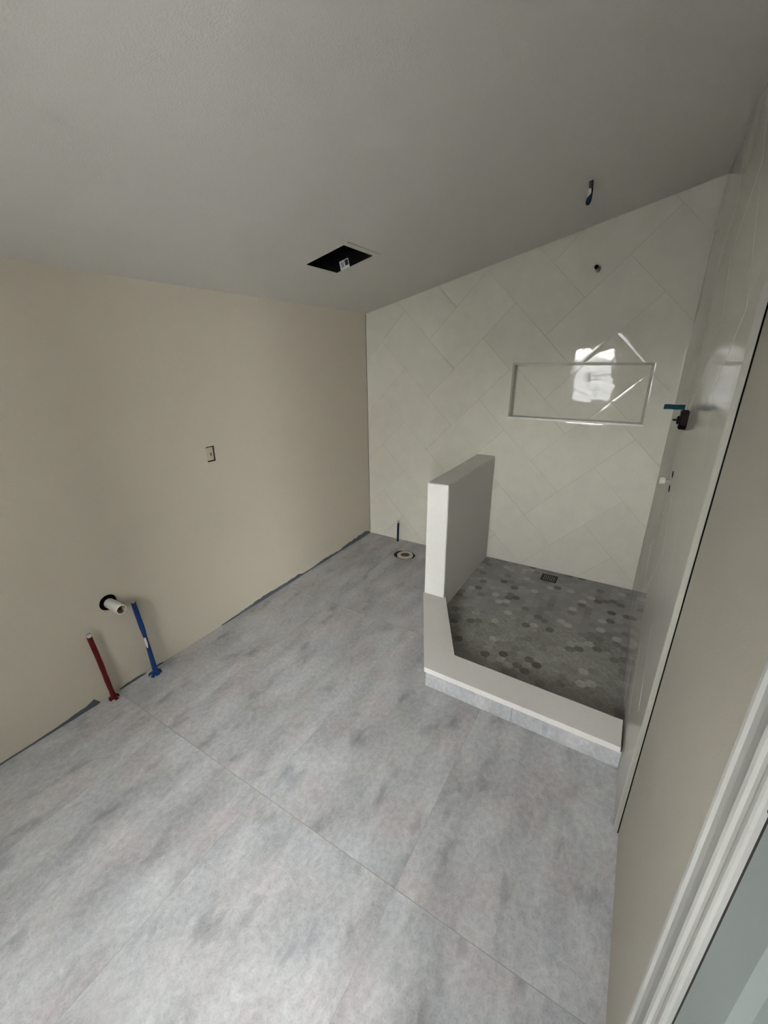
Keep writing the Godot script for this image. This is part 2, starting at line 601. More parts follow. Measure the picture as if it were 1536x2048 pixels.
func floor_tiles() -> void:
	var st := begin()
	box(st, Vector3(-0.16, -0.16, -0.2), Vector3(DW + 0.2, -0.0106, ZF + 0.1))
	var fl := obj("floor", st, M.floor_grout)
	tag(fl, "grey cement-look large format tile floor with thin joints", "floor", "structure")
	var bounds := rect(-0.012, 0.0, DW + 0.0, ZF)
	var octa := PackedVector2Array()
	for k in 9:
		var a := TAU * (k + 0.3) / 9
		var r: float = [0.092, 0.086, 0.09, 0.098, 0.104, 0.108, 0.098, 0.088, 0.09][k]
		octa.append(Vector2(0.535 + cos(a) * r * 1.05, 0.265 + sin(a) * r))
	var i := 0
	for kx in range(-1, 4):
		for kz in range(-2, 2):
			var x0 := 0.435 + 0.61 * kx
			var z0 := 2.41 + 1.22 * kz
			var full := rect(x0 + 0.0005, z0 + 0.0012, x0 + 0.6095, z0 + 1.2188)
			st = begin()
			i += 1
			uvx = Vector3.RIGHT * (1.0 if (i * 7) % 3 else -1.0)
			uvy = Vector3.BACK * (1.0 if (i * 5) % 4 < 2 else -1.0)
			uvs = Vector2(1 / 1.22, 1 / 2.44)
			uvo = Vector2(i * 0.377, i * 0.618)
			var any := false
			var cuts := [full]
			if kx == 0 and kz == -2 or kx == 0 and kz == -1 and z0 < 0.3:
				cuts = Geometry2D.intersect_polygons(full, rect(0, -1, 0.535, 5)) + Geometry2D.intersect_polygons(full, rect(0.535, -1, 5, 5))
			for c: PackedVector2Array in cuts:
				for p: PackedVector2Array in Geometry2D.intersect_polygons(c, bounds):
					for q: PackedVector2Array in Geometry2D.clip_polygons(p, shower_outline()):
						for s: PackedVector2Array in (Geometry2D.clip_polygons(q, octa) if cuts.size() > 1 else [q]):
							if not Geometry2D.is_polygon_clockwise(s) or true:
								prism(st, s, Vector3.ZERO, Vector3.RIGHT, Vector3.BACK, Vector3.UP, -0.0105, 0.0, 0.0, false)
								any = true
			if any:
				obj("tile", st, M.floor_tile, fl)
	st = begin()
	for z in [2.41, 3.63]:
		box(st, Vector3(-0.012, -0.0105, z - 0.0015), Vector3(W if z < 3 else DW, -0.0009, z + 0.0015))
	for k in 4:
		box(st, Vector3(0.435 + 0.61 * k - 0.001, -0.0105, 1.7 if k > 1 else (0.4 if k == 0 else 0.95)), Vector3(0.435 + 0.61 * k + 0.001, -0.0007, ZF))
	obj("joint_grout", st, M.floor_grout, fl)
	uvx = Vector3.RIGHT
	uvy = Vector3.BACK
	uvs = Vector2.ONE
	uvo = Vector2.ZERO


# 45 degree herringbone of 2:1 tiles; every tile is a part of its wall
func herring(parent: Node, o: Vector3, ux: Vector3, uy: Vector3, n: Vector3, bound: PackedVector2Array, holes: Array, u0: float, v0: float, called := "tile", depth := 0.008, edge := 0.0007, pillow := 0.020, finish := "wall_tile_", g := 0.0007) -> void:
	var count := 0
	for i in range(-14, 16):
		for j in range(-14, 16):
			var m := posmod(i + j + 3, 4)
			if m != 0 and m != 2:
				continue
			var du := 2 if m == 0 else 1
			var dv := 1 if m == 0 else 2
			var poly := PackedVector2Array()
			for q in [[0, 0], [1, 0], [1, 1], [0, 1]]:
				var u: float = u0 + (i + du * q[0]) * TW + (g if q[0] == 0 else -g)
				var v: float = v0 + (j + dv * q[1]) * TW + (g if q[1] == 0 else -g)
				poly.append(Vector2(u + v, u - v) / sqrt(2.0))
			var pieces: Array = Geometry2D.intersect_polygons(poly, bound)
			for hole: PackedVector2Array in holes:
				var left := []
				for p: PackedVector2Array in pieces:
					left.append_array(Geometry2D.clip_polygons(p, hole))
				pieces = left
			for p: PackedVector2Array in pieces:
				var area := 0.0
				for k in p.size():
					area += p[k].cross(p[(k + 1) % p.size()])
				if absf(area) < 0.0004:
					continue
				# each tile sits a hair out of true
				var tilt := Vector2(rng.randf_range(-1, 1), rng.randf_range(-1, 1)) * 0.0016
				var nn := (n + ux * tilt.x + uy * tilt.y).normalized()
				var mid := Vector2.ZERO
				for k in p:
					mid += k / p.size()
				var local := PackedVector2Array()
				for k in p:
					local.append(k - mid)
				var bx := (ux - nn * ux.dot(nn)).normalized()
				var by := (uy - nn * uy.dot(nn) - bx * uy.dot(bx)).normalized()
				var st := begin()
				var org := o + ux * mid.x + uy * mid.y
				prism(st, local, org, bx, by, nn, -depth, 0.0, edge, false, pillow, 0.0006)
				obj(called, st, M[finish + str(rng.randi_range(0, 3))], parent)
				count += 1


func wall_tiles() -> void:
	var u0 := 1.642
	var v0 := 0.09
	herring(get_node("wall_back"), Vector3.ZERO, Vector3.RIGHT, Vector3.UP, Vector3.BACK, PackedVector2Array([Vector2(0.004, 0.002), Vector2(W, 0.002), Vector2(W, ceil_y(W) - 0.003), Vector2(0.004, H0 - 0.003)]), [rect(1.243, 1.183, 2.099, 1.567)], u0, v0)
	herring(get_node("wall_right"), Vector3(W, 0, 0), Vector3.BACK, Vector3.UP, Vector3.LEFT, rect(0.001, 0.002, 1.852, ceil_y(W) - 0.003), [], u0 - 0.13, v0 + 0.21, "tile", 0.008, 0.00015, 0.0, "side_tile_", 0.0002)
	# finished edge of the tile beside the painted wall
	var st := begin()
	box(st, Vector3(W - 0.0008, 0.0, 1.852), Vector3(W + 0.0135, ceil_y(W), 1.8585), 0.0012)
	tag(obj("trim_2", st, M.edge_trim), "slim white edge strip finishing the shower tile beside the painted right wall", "tile trim", "structure")


func window() -> void:
	var x0 := 1.0
	var x1 := 1.67
	var y0 := 0.88
	var y1 := 1.76
	var t := thing("window_1", Vector3(1.335, 0.88, ZF), "white double-hung window with small panes behind the camera", "window", "structure")
	var o := -t.position
	var add := func(st: SurfaceTool, lo: Vector3, hi: Vector3, b: float) -> void: box(st, lo + o, hi + o, b)
	var st := begin()
	for b in [[x0, y0, x0 + 0.03, y1], [x1 - 0.03, y0, x1, y1], [x0, y0, x1, y0 + 0.03], [x0, y1 - 0.03, x1, y1]]:
		add.call(st, Vector3(b[0], b[1], ZF + 0.01), Vector3(b[2], b[3], ZF + 0.13), 0.0)
	obj("frame", st, M.trim_paint, t)
	st = begin()
	for b in [[x0 - 0.07, y0 - 0.03, x0, y1 + 0.07], [x1, y0 - 0.03, x1 + 0.07, y1 + 0.07], [x0, y1, x1, y1 + 0.07]]:
		add.call(st, Vector3(b[0], b[1], ZF - 0.015), Vector3(b[2], b[3], ZF), 0.004)
	obj("casing", st, M.trim_paint, t)
	st = begin()
	add.call(st, Vector3(x0 - 0.09, y0 - 0.03, ZF - 0.05), Vector3(x1 + 0.09, y0, ZF + 0.02), 0.006)
	obj("sill", st, M.trim_paint, t)
	var ym := 1.32
	for s in 2:
		var a := y0 + 0.03 if s == 0 else ym - 0.015
		var b := ym + 0.015 if s == 0 else y1 - 0.03
		var z := ZF + 0.05 if s == 0 else ZF + 0.085
		st = begin()
		for r in [[x0 + 0.03, a, x0 + 0.06, b], [x1 - 0.06, a, x1 - 0.03, b], [x0 + 0.06, a, x1 - 0.06, a + 0.032], [x0 + 0.06, b - 0.032, x1 - 0.06, b]]:
			add.call(st, Vector3(r[0], r[1], z), Vector3(r[2], r[3], z + 0.03), 0.003)
		var sash := obj("sash", st, M.trim_paint, t)
		st = begin()
		for k in 2:
			var xm := lerpf(x0 + 0.06, x1 - 0.06, (k + 1) / 3.0)
			add.call(st, Vector3(xm - 0.007, a + 0.03, z + 0.004), Vector3(xm + 0.007, b - 0.03, z + 0.024), 0.002)
		add.call(st, Vector3(x0 + 0.058, (a + b) / 2 - 0.007, z + 0.005), Vector3(x1 - 0.058, (a + b) / 2 + 0.007, z + 0.023), 0.002)
		obj("muntin", st, M.trim_paint, sash)
		st = begin()
		add.call(st, Vector3(x0 + 0.055, a + 0.02, z + 0.013), Vector3(x1 - 0.055, b - 0.02, z + 0.015), 0.0)
		obj("pane", st, M.glass, sash)


func casing_profile() -> PackedVector2Array:   # across the board from the wall side to the opening, out of the wall
	return PackedVector2Array([Vector2(0.0, 0.0), Vector2(0.0, 0.010), Vector2(0.003, 0.0155), Vector2(0.008, 0.0178), Vector2(0.013, 0.0165), Vector2(0.017, 0.0125), Vector2(0.030, 0.0110), Vector2(0.058, 0.0135), Vector2(0.066, 0.0150), Vector2(0.071, 0.0195), Vector2(0.076, 0.0205), Vector2(0.081, 0.0185), Vector2(0.084, 0.0145), Vector2(0.090, 0.0130), Vector2(0.096, 0.0140), Vector2(0.102, 0.0135), Vector2(0.105, 0.0115), Vector2(0.1065, 0.008), Vector2(0.1065, 0.0)])


func case_opening(t: Node3D, z0: float, z1: float) -> void:
	var prof := casing_profile()
	var p := t.position
	var st := begin()
	prism(st, prof, Vector3(DW, 0, z0 - 0.1065) - p, Vector3.BACK, Vector3.LEFT, Vector3.UP, 0.0, 2.15)
	obj("casing", st, M.trim_paint, t)
	if z1 < 3.45:
		st = begin()
		prism(st, prof, Vector3(DW, 0, z1 + 0.1065) - p, Vector3.FORWARD, Vector3.LEFT, Vector3.UP, 0.0, 2.15)
		obj("casing", st, M.trim_paint, t)
	st = begin()
	prism(st, prof, Vector3(DW, 2.136, z0) - p, Vector3.DOWN, Vector3.LEFT, Vector3.BACK, 0.0, z1 - z0)
	obj("head_casing", st, M.trim_paint, t)
	st = begin()
	box(st, Vector3(DW + 0.001, 0.0, z0) - p, Vector3(DW + 0.117, 2.03, z0 + 0.003) - p)
	box(st, Vector3(DW + 0.001, 0.0, z1 - 0.003) - p, Vector3(DW + 0.117, 2.03, z1) - p)
	box(st, Vector3(DW + 0.001, 2.01, z0) - p, Vector3(DW + 0.117, 2.03, z1) - p)
	obj("jamb", st, M.trim_paint, t)


func doorway() -> void:
	# closed panel door beside the camera
	var z0 := 2.648
	var z1 := 3.383
	var t := thing("door_1", Vector3(DW, 0, (z0 + z1) / 2), "closed grey-green panel door in moulded white casing at the right edge", "door", "structure")
	var p := t.position
	case_opening(t, z0, z1)
	var fx := DW - 0.003
	var st := begin()
	var ya := [0.012, 0.20, 0.66, 0.80, 1.86, 2.006]
	var za := [z0 + 0.007, z0 + 0.091, z1 - 0.091, z1 - 0.007]
	for r in [[ya[0], ya[1], za[0], za[3]], [ya[2], ya[3], za[1], za[2]], [ya[4], ya[5], za[0], za[3]], [ya[1], ya[4], za[0], za[1]], [ya[1], ya[4], za[2], za[3]]]:
		box(st, Vector3(fx, r[0], r[2]) - p, Vector3(fx + 0.035, r[1], r[3]) - p)
	var slab := obj("door_slab", st, M.door_paint, t)
	for q in [[ya[1], ya[2]], [ya[3], ya[4]]]:
		st = begin()
		var o0 := [Vector3(fx, q[0], za[1]), Vector3(fx, q[1], za[1]), Vector3(fx, q[1], za[2]), Vector3(fx, q[0], za[2])]
		var dd := 0.020
		var i0 := [Vector3(fx + 0.006, q[0] + dd, za[1] + dd), Vector3(fx + 0.006, q[1] - dd, za[1] + dd), Vector3(fx + 0.006, q[1] - dd, za[2] - dd), Vector3(fx + 0.006, q[0] + dd, za[2] - dd)]
		var c := Vector3(fx + 0.006, (q[0] + q[1]) / 2, (za[1] + za[2]) / 2)
		for k in 4:
			var m := (k + 1) % 4
			quad(st, o0[k] - p, o0[m] - p, i0[m] - p, i0[k] - p, Vector3.LEFT + (c - o0[k]) * 0.1)
		quad(st, i0[0] - p, i0[1] - p, i0[2] - p, i0[3] - p, Vector3.LEFT)
		box(st, Vector3(fx + 0.02, q[0], za[1]) - p, Vector3(fx + 0.03, q[1], za[2]) - p)
		obj("panel", st, M.door_paint, slab)
	st = begin()
	box(st, Vector3(fx - 0.002, 1.136, z0 - 0.0005) - p, Vector3(fx + 0.004, 1.205, z0 + 0.0075) - p, 0.0012)  # small dark bar standing in for a dark stretch of the door gap
	obj("gap_mark", st, M.metal_dark, t)
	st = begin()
	box(st, Vector3(fx + 0.0005, 0.0, z0 + 0.0003) - p, Vector3(DW + 0.02, 2.01, z0 + 0.0068) - p)  # dark strip painted in as the shadow line between casing and door
	obj("gap_shade_strip", st, M.cavity, t)
	st = begin()
	box(st, Vector3(DW + 0.045, 0.0, z0 + 0.003) - p, Vector3(DW + 0.08, 2.01, z1 - 0.003) - p)
	obj("backing", st, M.cavity, t)
	# added doorway behind the camera, unseen, to let light onto the left wall
	t = thing("door_2", Vector3(DW, 0, (DO0 + DO1) / 2), "added open cased doorway that lets in bedroom light, behind the camera", "doorway", "structure")
	case_opening(t, DO0, DO1)


func outside() -> void:
	# added bedroom shell beyond the doorway, with one wide window, so that daylight reaches the bathroom through the open door
	var st := begin()
	var x0 := DW + 0.118
	var x1 := 5.2
	var z0 := 3.2
	var z1 := 11.4
	box(st, Vector3(x0, -0.1, z0 - 0.1), Vector3(x1 + 0.1, 2.5, z0))
	box(st, Vector3(x0 - 0.12, -0.1, z1), Vector3(x1 + 0.1, 2.5, z1 + 0.1))
	box(st, Vector3(x0 - 0.12, -0.1, ZF + 0.1), Vector3(x0, 2.5, z1))
	box(st, Vector3(x0 - 0.12, 2.4, z0 - 0.1), Vector3(x1 + 0.1, 2.5, z1 + 0.1))
	panel(st, Vector3(x1, 0, 0), Vector3.BACK, Vector3.UP, Vector3.LEFT, Rect2(z0, -0.1, z1 - z0, 2.55), [Rect2(BW0, 0.2, BW1 - BW0, BWH - 0.2)], 0.1)
	tag(obj("wall_added_bedroom", st, M.hall_paint), "pale walls of the added bedroom beyond the open doorway", "wall", "structure")
	st = begin()
	box(st, Vector3(x0 - 0.12, -0.1, z0), Vector3(x1 + 0.1, -0.0105, z1))
	tag(obj("floor_added_bedroom", st, M.bedroom_floor), "plain pale floor of the added bedroom beyond the open doorway", "floor", "structure")
	st = begin()
	box(st, Vector3(x1 + 0.03, 0.2, BW0), Vector3(x1 + 0.07, 0.25, BW1))
	box(st, Vector3(x1 + 0.03, BWH - 0.05, BW0), Vector3(x1 + 0.07, BWH, BW1))
	for k in 4:
		var zz := lerpf(BW0 + 0.025, BW1 - 0.025, k / 3.0)
		box(st, Vector3(x1 + 0.03, 0.25, zz - 0.025), Vector3(x1 + 0.07, BWH - 0.05, zz + 0.025))
	tag(obj("window_2", st, M.trim_paint), "wide white frame of an added window that sends light through the doorway", "window", "structure")
	st = begin()
	box(st, Vector3(-60, -0.7, -60), Vector3(60, -0.5, 120))
	tag(obj("yard", st, M.concrete), "pale concrete yard outside the windows", "ground", "structure")


func curb_and_half_wall() -> void:
	# pony wall between toilet and shower
	var st := begin()
	box(st, Vector3(1.032, 0.0, -0.004), Vector3(1.173, 0.892, 0.915), 0.005)
	tag(obj("half_wall", st, M.half_wall_paint), "low white half wall between the toilet corner and the shower", "half wall")
	# curb: a bent quartz slab over a tiled upstand
	var t := thing("shower_curb", Vector3(1.5, 0, 1.4), "low bent shower curb with a white quartz top and grey tiled face", "shower curb")
	var o := -t.position
	st = begin()
	prism(st, PackedVector2Array([Vector2(1.027, 0.917), Vector2(1.1775, 0.917), Vector2(1.1775, 0.893), Vector2(1.448, 1.405), Vector2(2.2375, 1.4265), Vector2(2.2375, 1.5855), Vector2(1.350, 1.570)]), o, Vector3.RIGHT, Vector3.BACK, Vector3.UP, 0.0925, 0.1215, 0.0015)
	obj("curb_slab", st, M.quartz, t)
	st = begin()
	prism(st, PackedVector2Array([Vector2(1.052, 0.905), Vector2(1.165, 0.905), Vector2(1.440, 1.418), Vector2(W, 1.440), Vector2(W, 1.566), Vector2(1.366, 1.551)]), o, Vector3.RIGHT, Vector3.BACK, Vector3.UP, -0.0105, 0.0925)
	obj("upstand", st, M.grout, t)
	# cut floor tile on the faces
	uvx = Vector3.RIGHT
	uvy = Vector3.UP
	uvs = Vector2(1 / 1.22, 1 / 2.44)
	uvo = Vector2(0.31, 0.77)
	var a := Vector3(1.3555, 0, 1.5625)
	var b := Vector3(W, 0, 1.5775)
	var d := (b - a).normalized()
	var nrm := Vector3.UP.cross(d) * -1.0
	var len_ := a.distance_to(b)
	var seg := [0.0, 0.5 * len_, len_]
	for k in 2:
		st = begin()
		prism(st, rect(seg[k] + 0.0008, 0.001, seg[k + 1] - 0.0008, 0.092), a + o, d, Vector3.UP, nrm, -0.01, 0.0, 0.0008, false)
		obj("face_tile", st, M.floor_tile, t)
	var a2 := Vector3(1.0405, 0, 0.907)
	var d2 := (a - a2).normalized()
	st = begin()
	prism(st, rect(0.0, 0.001, a2.distance_to(a), 0.092), a2 + o, d2, Vector3.UP, Vector3.UP.cross(d2) * -1.0, -0.01, 0.0, 0.0008, false)
	obj("face_tile", st, M.floor_tile, t)
	uvy = Vector3.BACK
	uvs = Vector2.ONE
	uvo = Vector2.ZERO


func shower_floor() -> void:
	var inner := PackedVector2Array([Vector2(1.174, 0.001), Vector2(W - 0.001, 0.001), Vector2(W - 0.001, 1.436), Vector2(1.445, 1.414), Vector2(1.174, 0.895)])
	var st := begin()
	prism(st, PackedVector2Array([Vector2(1.16, -0.005), Vector2(W + 0.004, -0.005), Vector2(W + 0.004, 1.442), Vector2(1.44, 1.42), Vector2(1.16, 0.9)]), Vector3.ZERO, Vector3.RIGHT, Vector3.BACK, Vector3.UP, -0.0105, 0.0295)
	var pan := obj("floor_shower", st, mat("shower_grout", Color(0.59, 0.585, 0.565), 0.9))
	tag(pan, "grey hexagon mosaic floor of the shower behind the curb", "shower floor", "structure")
	var drain := rect(1.641, 0.068, 1.759, 0.178)
	var f := 0.0508
	var r := f / sqrt(3.0)
	var gap := 0.0012
	var tone := noise(FastNoiseLite.TYPE_SIMPLEX_SMOOTH, 3.2, 71, 2)
	var list := []
	for i in 30:
		for j in 34:
			var c := Vector2(1.15 + i * (r * 1.5 + gap * 0.87), -0.02 + (j + 0.5 * (i % 2)) * (f + gap))
			var hexa := PackedVector2Array()
			for k in 6:
				hexa.append(c + Vector2.from_angle(TAU * k / 6) * r)
			for p: PackedVector2Array in Geometry2D.intersect_polygons(hexa, inner):
				for q: PackedVector2Array in Geometry2D.clip_polygons(p, drain):
					var area := 0.0
					for k in q.size():
						area += q[k].cross(q[(k + 1) % q.size()])
					if absf(area) < 0.0003:
						continue
					var v := 6.0 + tone.get_noise_2d(c.x * 1.0, c.y) * 3.5 + rng.randf_range(-2.2, 2.2)
					var dice := rng.randf()
					if dice < 0.05 + 0.16 * clampf(tone.get_noise_2d(c.x + 9.0, c.y), 0.0, 1.0):
						v = rng.randf_range(0, 2.5)
					elif dice > 0.95:
						v = 11.0
					list.append([CAMP.distance_to(Vector3(c.x, 0.03, c.y)), q, c, clampi(roundi(v), 0, 11), q.size() == 6 and absf(absf(area) / 2 - 2.598 * r * r) < 1e-6])
	list.sort_custom(func(a, b): return a[0] < b[0])
	var whole := begin()
	var pts := PackedVector2Array()
	for k in 6:
		pts.append(Vector2.from_angle(TAU * k / 6) * r)
	prism(whole, pts, Vector3.ZERO, Vector3.RIGHT, Vector3.BACK, Vector3.UP, -0.003, 0.0, 0.0012, false)
	var hex_mesh := whole.commit()
	var far := begin()
	for n in list.size():
		var e: Array = list[n]
		var y := 0.0302 + rng.randf_range(-0.0003, 0.0003)
		if n < 300:
			var o := MeshInstance3D.new()
			if e[4]:
				o.mesh = hex_mesh
				o.position = Vector3(e[2].x, y, e[2].y)
				o.material_override = M["hex_%d" % e[3]]
				o.name = numbered("hexagon_tile", pan)
				pan.add_child(o, true)
			else:
				st = begin()
				prism(st, e[1], Vector3(0, y, 0), Vector3.RIGHT, Vector3.BACK, Vector3.UP, -0.003, 0.0, 0.0010, false)
				obj("hexagon_tile", st, M["hex_%d" % e[3]], pan)
		else:
			var col: Color = M["hex_%d" % e[3]].albedo_color * 0.95
			far.set_color(col.srgb_to_linear())
			prism(far, e[1], Vector3(0, y, 0), Vector3.RIGHT, Vector3.BACK, Vector3.UP, -0.003, 0.0, 0.0010, false)
	var fo := obj("far_hexagon_tiles", far, M.hex_far, pan)
	fo.set_meta("kind", "stuff")
	# square black drain
	var d := thing("shower_drain", Vector3(1.70, 0.0280, 0.123), "small square black drain grate in the hexagon tile by the back wall", "drain")
	st = begin()
	for b in [[-0.056, -0.052, 0.056, -0.044], [-0.056, 0.044, 0.056, 0.052], [-0.056, -0.044, -0.048, 0.044], [0.048, -0.044, 0.056, 0.044]]:
		box(st, Vector3(b[0], 0.0, b[1]), Vector3(b[2], 0.0035, b[3]), 0.0006)
	obj("frame", st, M.drain_black, d)
	st = begin()
	box(st, Vector3(-0.05, 0.0, -0.046), Vector3(0.05, 0.0006, 0.046))
	obj("sump", st, M.black_gap, d)
	for k in 7:
		st = begin()
		var x := -0.042 + k * 0.014
		box(st, Vector3(x - 0.0035, 0.0004, -0.045), Vector3(x + 0.0035, 0.003, 0.045), 0.0005)
		obj("bar", st, M.drain_black, d)


func niche() -> void:
	var x0 := 1.257
	var x1 := 2.085
	var y0 := 1.197
	var y1 := 1.553
	var t := thing("shower_niche", Vector3(1.671, 1.197, 0), "long recessed niche with tiled back and slim sill in the back wall", "niche", "structure")
	var o := -t.position
	# tiled back: the same herringbone, recessed
	var u0 := 1.642 + 0.03
	var v0 := 0.09 + 0.012
	herring(t, Vector3(0, 0, -0.0765) + o, Vector3.RIGHT, Vector3.UP, Vector3.BACK, rect(x0 - 0.006, y0 - 0.006, x1 + 0.006, y1 + 0.006), [], u0, v0, "tile", 0.0088)
	var st := begin()
	box(st, Vector3(x0 - 0.008, y0 - 0.008, -0.0860) + o, Vector3(x1 + 0.008, y1 + 0.008, -0.0777) + o)
	obj("backing", st, M.grout, t)
	st = begin()
	box(st, Vector3(x0 - 0.007, y0 - 0.006, -0.0775) + o, Vector3(x0, y1 + 0.006, -0.001) + o, 0.001)
	box(st, Vector3(x1, y0 - 0.006, -0.0775) + o, Vector3(x1 + 0.007, y1 + 0.006, -0.001) + o, 0.001)
	box(st, Vector3(x0, y1, -0.0775) + o, Vector3(x1, y1 + 0.007, -0.001) + o, 0.001)
	obj("side_lining", st, M.niche_tile, t)
	st = begin()
	box(st, Vector3(x0 - 0.013, y0 - 0.012, -0.004) + o, Vector3(x0 + 0.001, y1 + 0.014, 0.0016) + o, 0.0008)
	box(st, Vector3(x1 - 0.001, y0 - 0.012, -0.004) + o, Vector3(x1 + 0.013, y1 + 0.014, 0.0016) + o, 0.0008)
	box(st, Vector3(x0, y1 - 0.001, -0.004) + o, Vector3(x1, y1 + 0.014, 0.0016) + o, 0.0008)
	obj("edge_trim", st, M.niche_trim, t)
	st = begin()
	box(st, Vector3(x0 - 0.022, y0 - 0.014, -0.078) + o, Vector3(x1 + 0.022, y0, 0.008) + o, 0.0015)
	obj("sill", st, M.quartz, t)


# ================================================================ rough-in fittings
func fixtures() -> void:
	fan_housing()
	outlet()
	drain_pipe()
	supplies()
	toilet_rough_in()
	shower_rough_in()
	smears()


func fan_housing() -> void:
	var run := sqrt(1.0 + SL * SL)
	var ux := Vector3(1, SL, 0) / run
	var up := Vector3(-SL, 1, 0) / run
	var org := Vector3(0.464, ceil_y(0.464), 0.984)
	var t := thing("fan_housing", org, "open black metal fan box recessed in the sloping ceiling", "vent housing")
	var L := 0.243 * run
	var D := 0.262
	var dep := 0.20
	var w := 0.0012
	var st := begin()
	for b in [[Vector3(0, 0, 0), Vector3(w, dep, D)], [Vector3(L - w, 0, 0), Vector3(L, dep, D)], [Vector3(w, 0, 0), Vector3(L - w, dep, w)], [Vector3(w, 0, D - w), Vector3(L - w, dep, D)], [Vector3(0, dep, 0), Vector3(L, dep + w, D)]]:
		prism(st, rect(b[0].x, b[0].y, b[1].x, b[1].y), Vector3.ZERO, ux, up, Vector3.BACK, b[0].z, b[1].z)
	obj("housing", st, M.metal_dark, t)
	st = begin()
	prism(st, rect(L + 0.001, -0.0015, L + 0.030, 0.0), Vector3.ZERO, ux, up, Vector3.BACK, -0.026, D + 0.016)
	obj("flange", st, M.ceiling_paint, t)
	st = begin()
	prism(st, rect(L + 0.030, -0.0017, L + 0.0325, 0.0), Vector3.ZERO, ux, up, Vector3.BACK, -0.026, D + 0.016)
	obj("cut_line", st, M.stub_neck, t)
	# motor and wiring block inside
	st = begin()
	prism(st, rect(0.03, 0.10, 0.13, 0.198), Vector3.ZERO, ux, up, Vector3.BACK, 0.11, 0.24, 0.004)
	obj("motor_block", st, M.drain_black, t)
	st = begin()
	prism(st, rect(0.030, 0.0, 0.093, 0.046), Vector3.ZERO, ux, up, Vector3.BACK, w, w + 0.0006)
	var lab := obj("label", st, M.label_paper, t)
	lab.set_meta("label", "white printed sticker")
	st = begin()
	prism(st, rect(0.067, 0.014, 0.088, 0.041), Vector3.ZERO, ux, up, Vector3.BACK, w + 0.0006, w + 0.0009)
	for k in 5:
		prism(st, rect(0.040, 0.013 + k * 0.005, 0.040 + 0.018 - 0.003 * (k % 2), 0.0155 + k * 0.005), Vector3.ZERO, ux, up, Vector3.BACK, w + 0.0006, w + 0.0009)
	obj("print", st, M.label_ink, lab)
	st = begin()
	lathe(st, [Vector2(0.0, 0.002), Vector2(0.003, 0.0018), Vector2(0.004, 0.0)], ux * (L - 0.022) + up * 0.016 + Vector3.BACK * w, Vector3.BACK, 14)
	obj("screw", st, M.bright_steel, t)


func outlet() -> void:
	var t := thing("electrical_outlet", Vector3(0, 1.0535, 1.6415), "bare unfinished outlet without cover plate in the left wall", "outlet")
	var st := begin()
	var hw := 0.028
	var hh := 0.09
	for b in [[Vector3(-0.05, 0, -hw), Vector3(-0.004, 0.0015, hw)], [Vector3(-0.05, hh - 0.0015, -hw), Vector3(-0.004, hh, hw)], [Vector3(-0.05, 0, -hw), Vector3(-0.004, hh, -hw + 0.0015)], [Vector3(-0.05, 0, hw - 0.0015), Vector3(-0.004, hh, hw)], [Vector3(-0.052, 0, -hw), Vector3(-0.05, hh, hw)]]:
		box(st, b[0], b[1])
	obj("box", st, M.outlet_box, t)
	st = begin()
	box(st, Vector3(-0.03, 0.008, -0.0185), Vector3(-0.003, 0.083, 0.0235), 0.003)
	obj("receptacle", st, M.outlet_ivory, t)
	st = begin()
	for y in [0.026, 0.064]:
		lathe(st, [Vector2(0.0, 0.0025), Vector2(0.0125, 0.0025), Vector2(0.0145, 0.0)], Vector3(-0.0032, y, 0.0015), Vector3.RIGHT, 20)
	obj("socket_face", st, M.outlet_ivory, t)
	st = begin()
	box(st, Vector3(-0.001, 0.036, -0.004), Vector3(0.0004, 0.052, 0.006), 0.0003)
	for y in [0.026, 0.064]:
		box(st, Vector3(-0.001, y - 0.003, -0.0045), Vector3(-0.0002, y + 0.004, -0.003))
		box(st, Vector3(-0.001, y - 0.003, 0.0055), Vector3(-0.0002, y + 0.004, 0.007))
	obj("slots", st, M.outlet_box, t)
	st = begin()
	lathe(st, [Vector2(0.0, 0.0012), Vector2(0.0026, 0.0008), Vector2(0.003, 0.0)], Vector3(0.0004, 0.044, 0.001), Vector3.RIGHT, 12)
	obj("screw", st, M.steel, t)


func drain_pipe() -> void:
	var t := thing("drain_pipe", Vector3(0, 0.487, 2.335), "short white plastic drain pipe stubbed out of the left wall", "drain pipe")
	var d := Vector3(1, -0.03, -0.01).normalized()
	var o := Vector3(-0.018, -0.0055, -0.003)
	var st := begin()
	lathe(st, [Vector2(0.0, 0.0), Vector2(0.0245, 0.0), Vector2(0.0245, 0.108), Vector2(0.0240, 0.1092), Vector2(0.0195, 0.1092)], o, d, 36)
	obj("pipe", st, M.pvc, t)
	st = begin()
	lathe(st, [Vector2(0.0195, 0.1092), Vector2(0.0190, 0.008), Vector2(0.0, 0.008)], o, d, 36)
	obj("bore", st, M.pvc_inside, t)


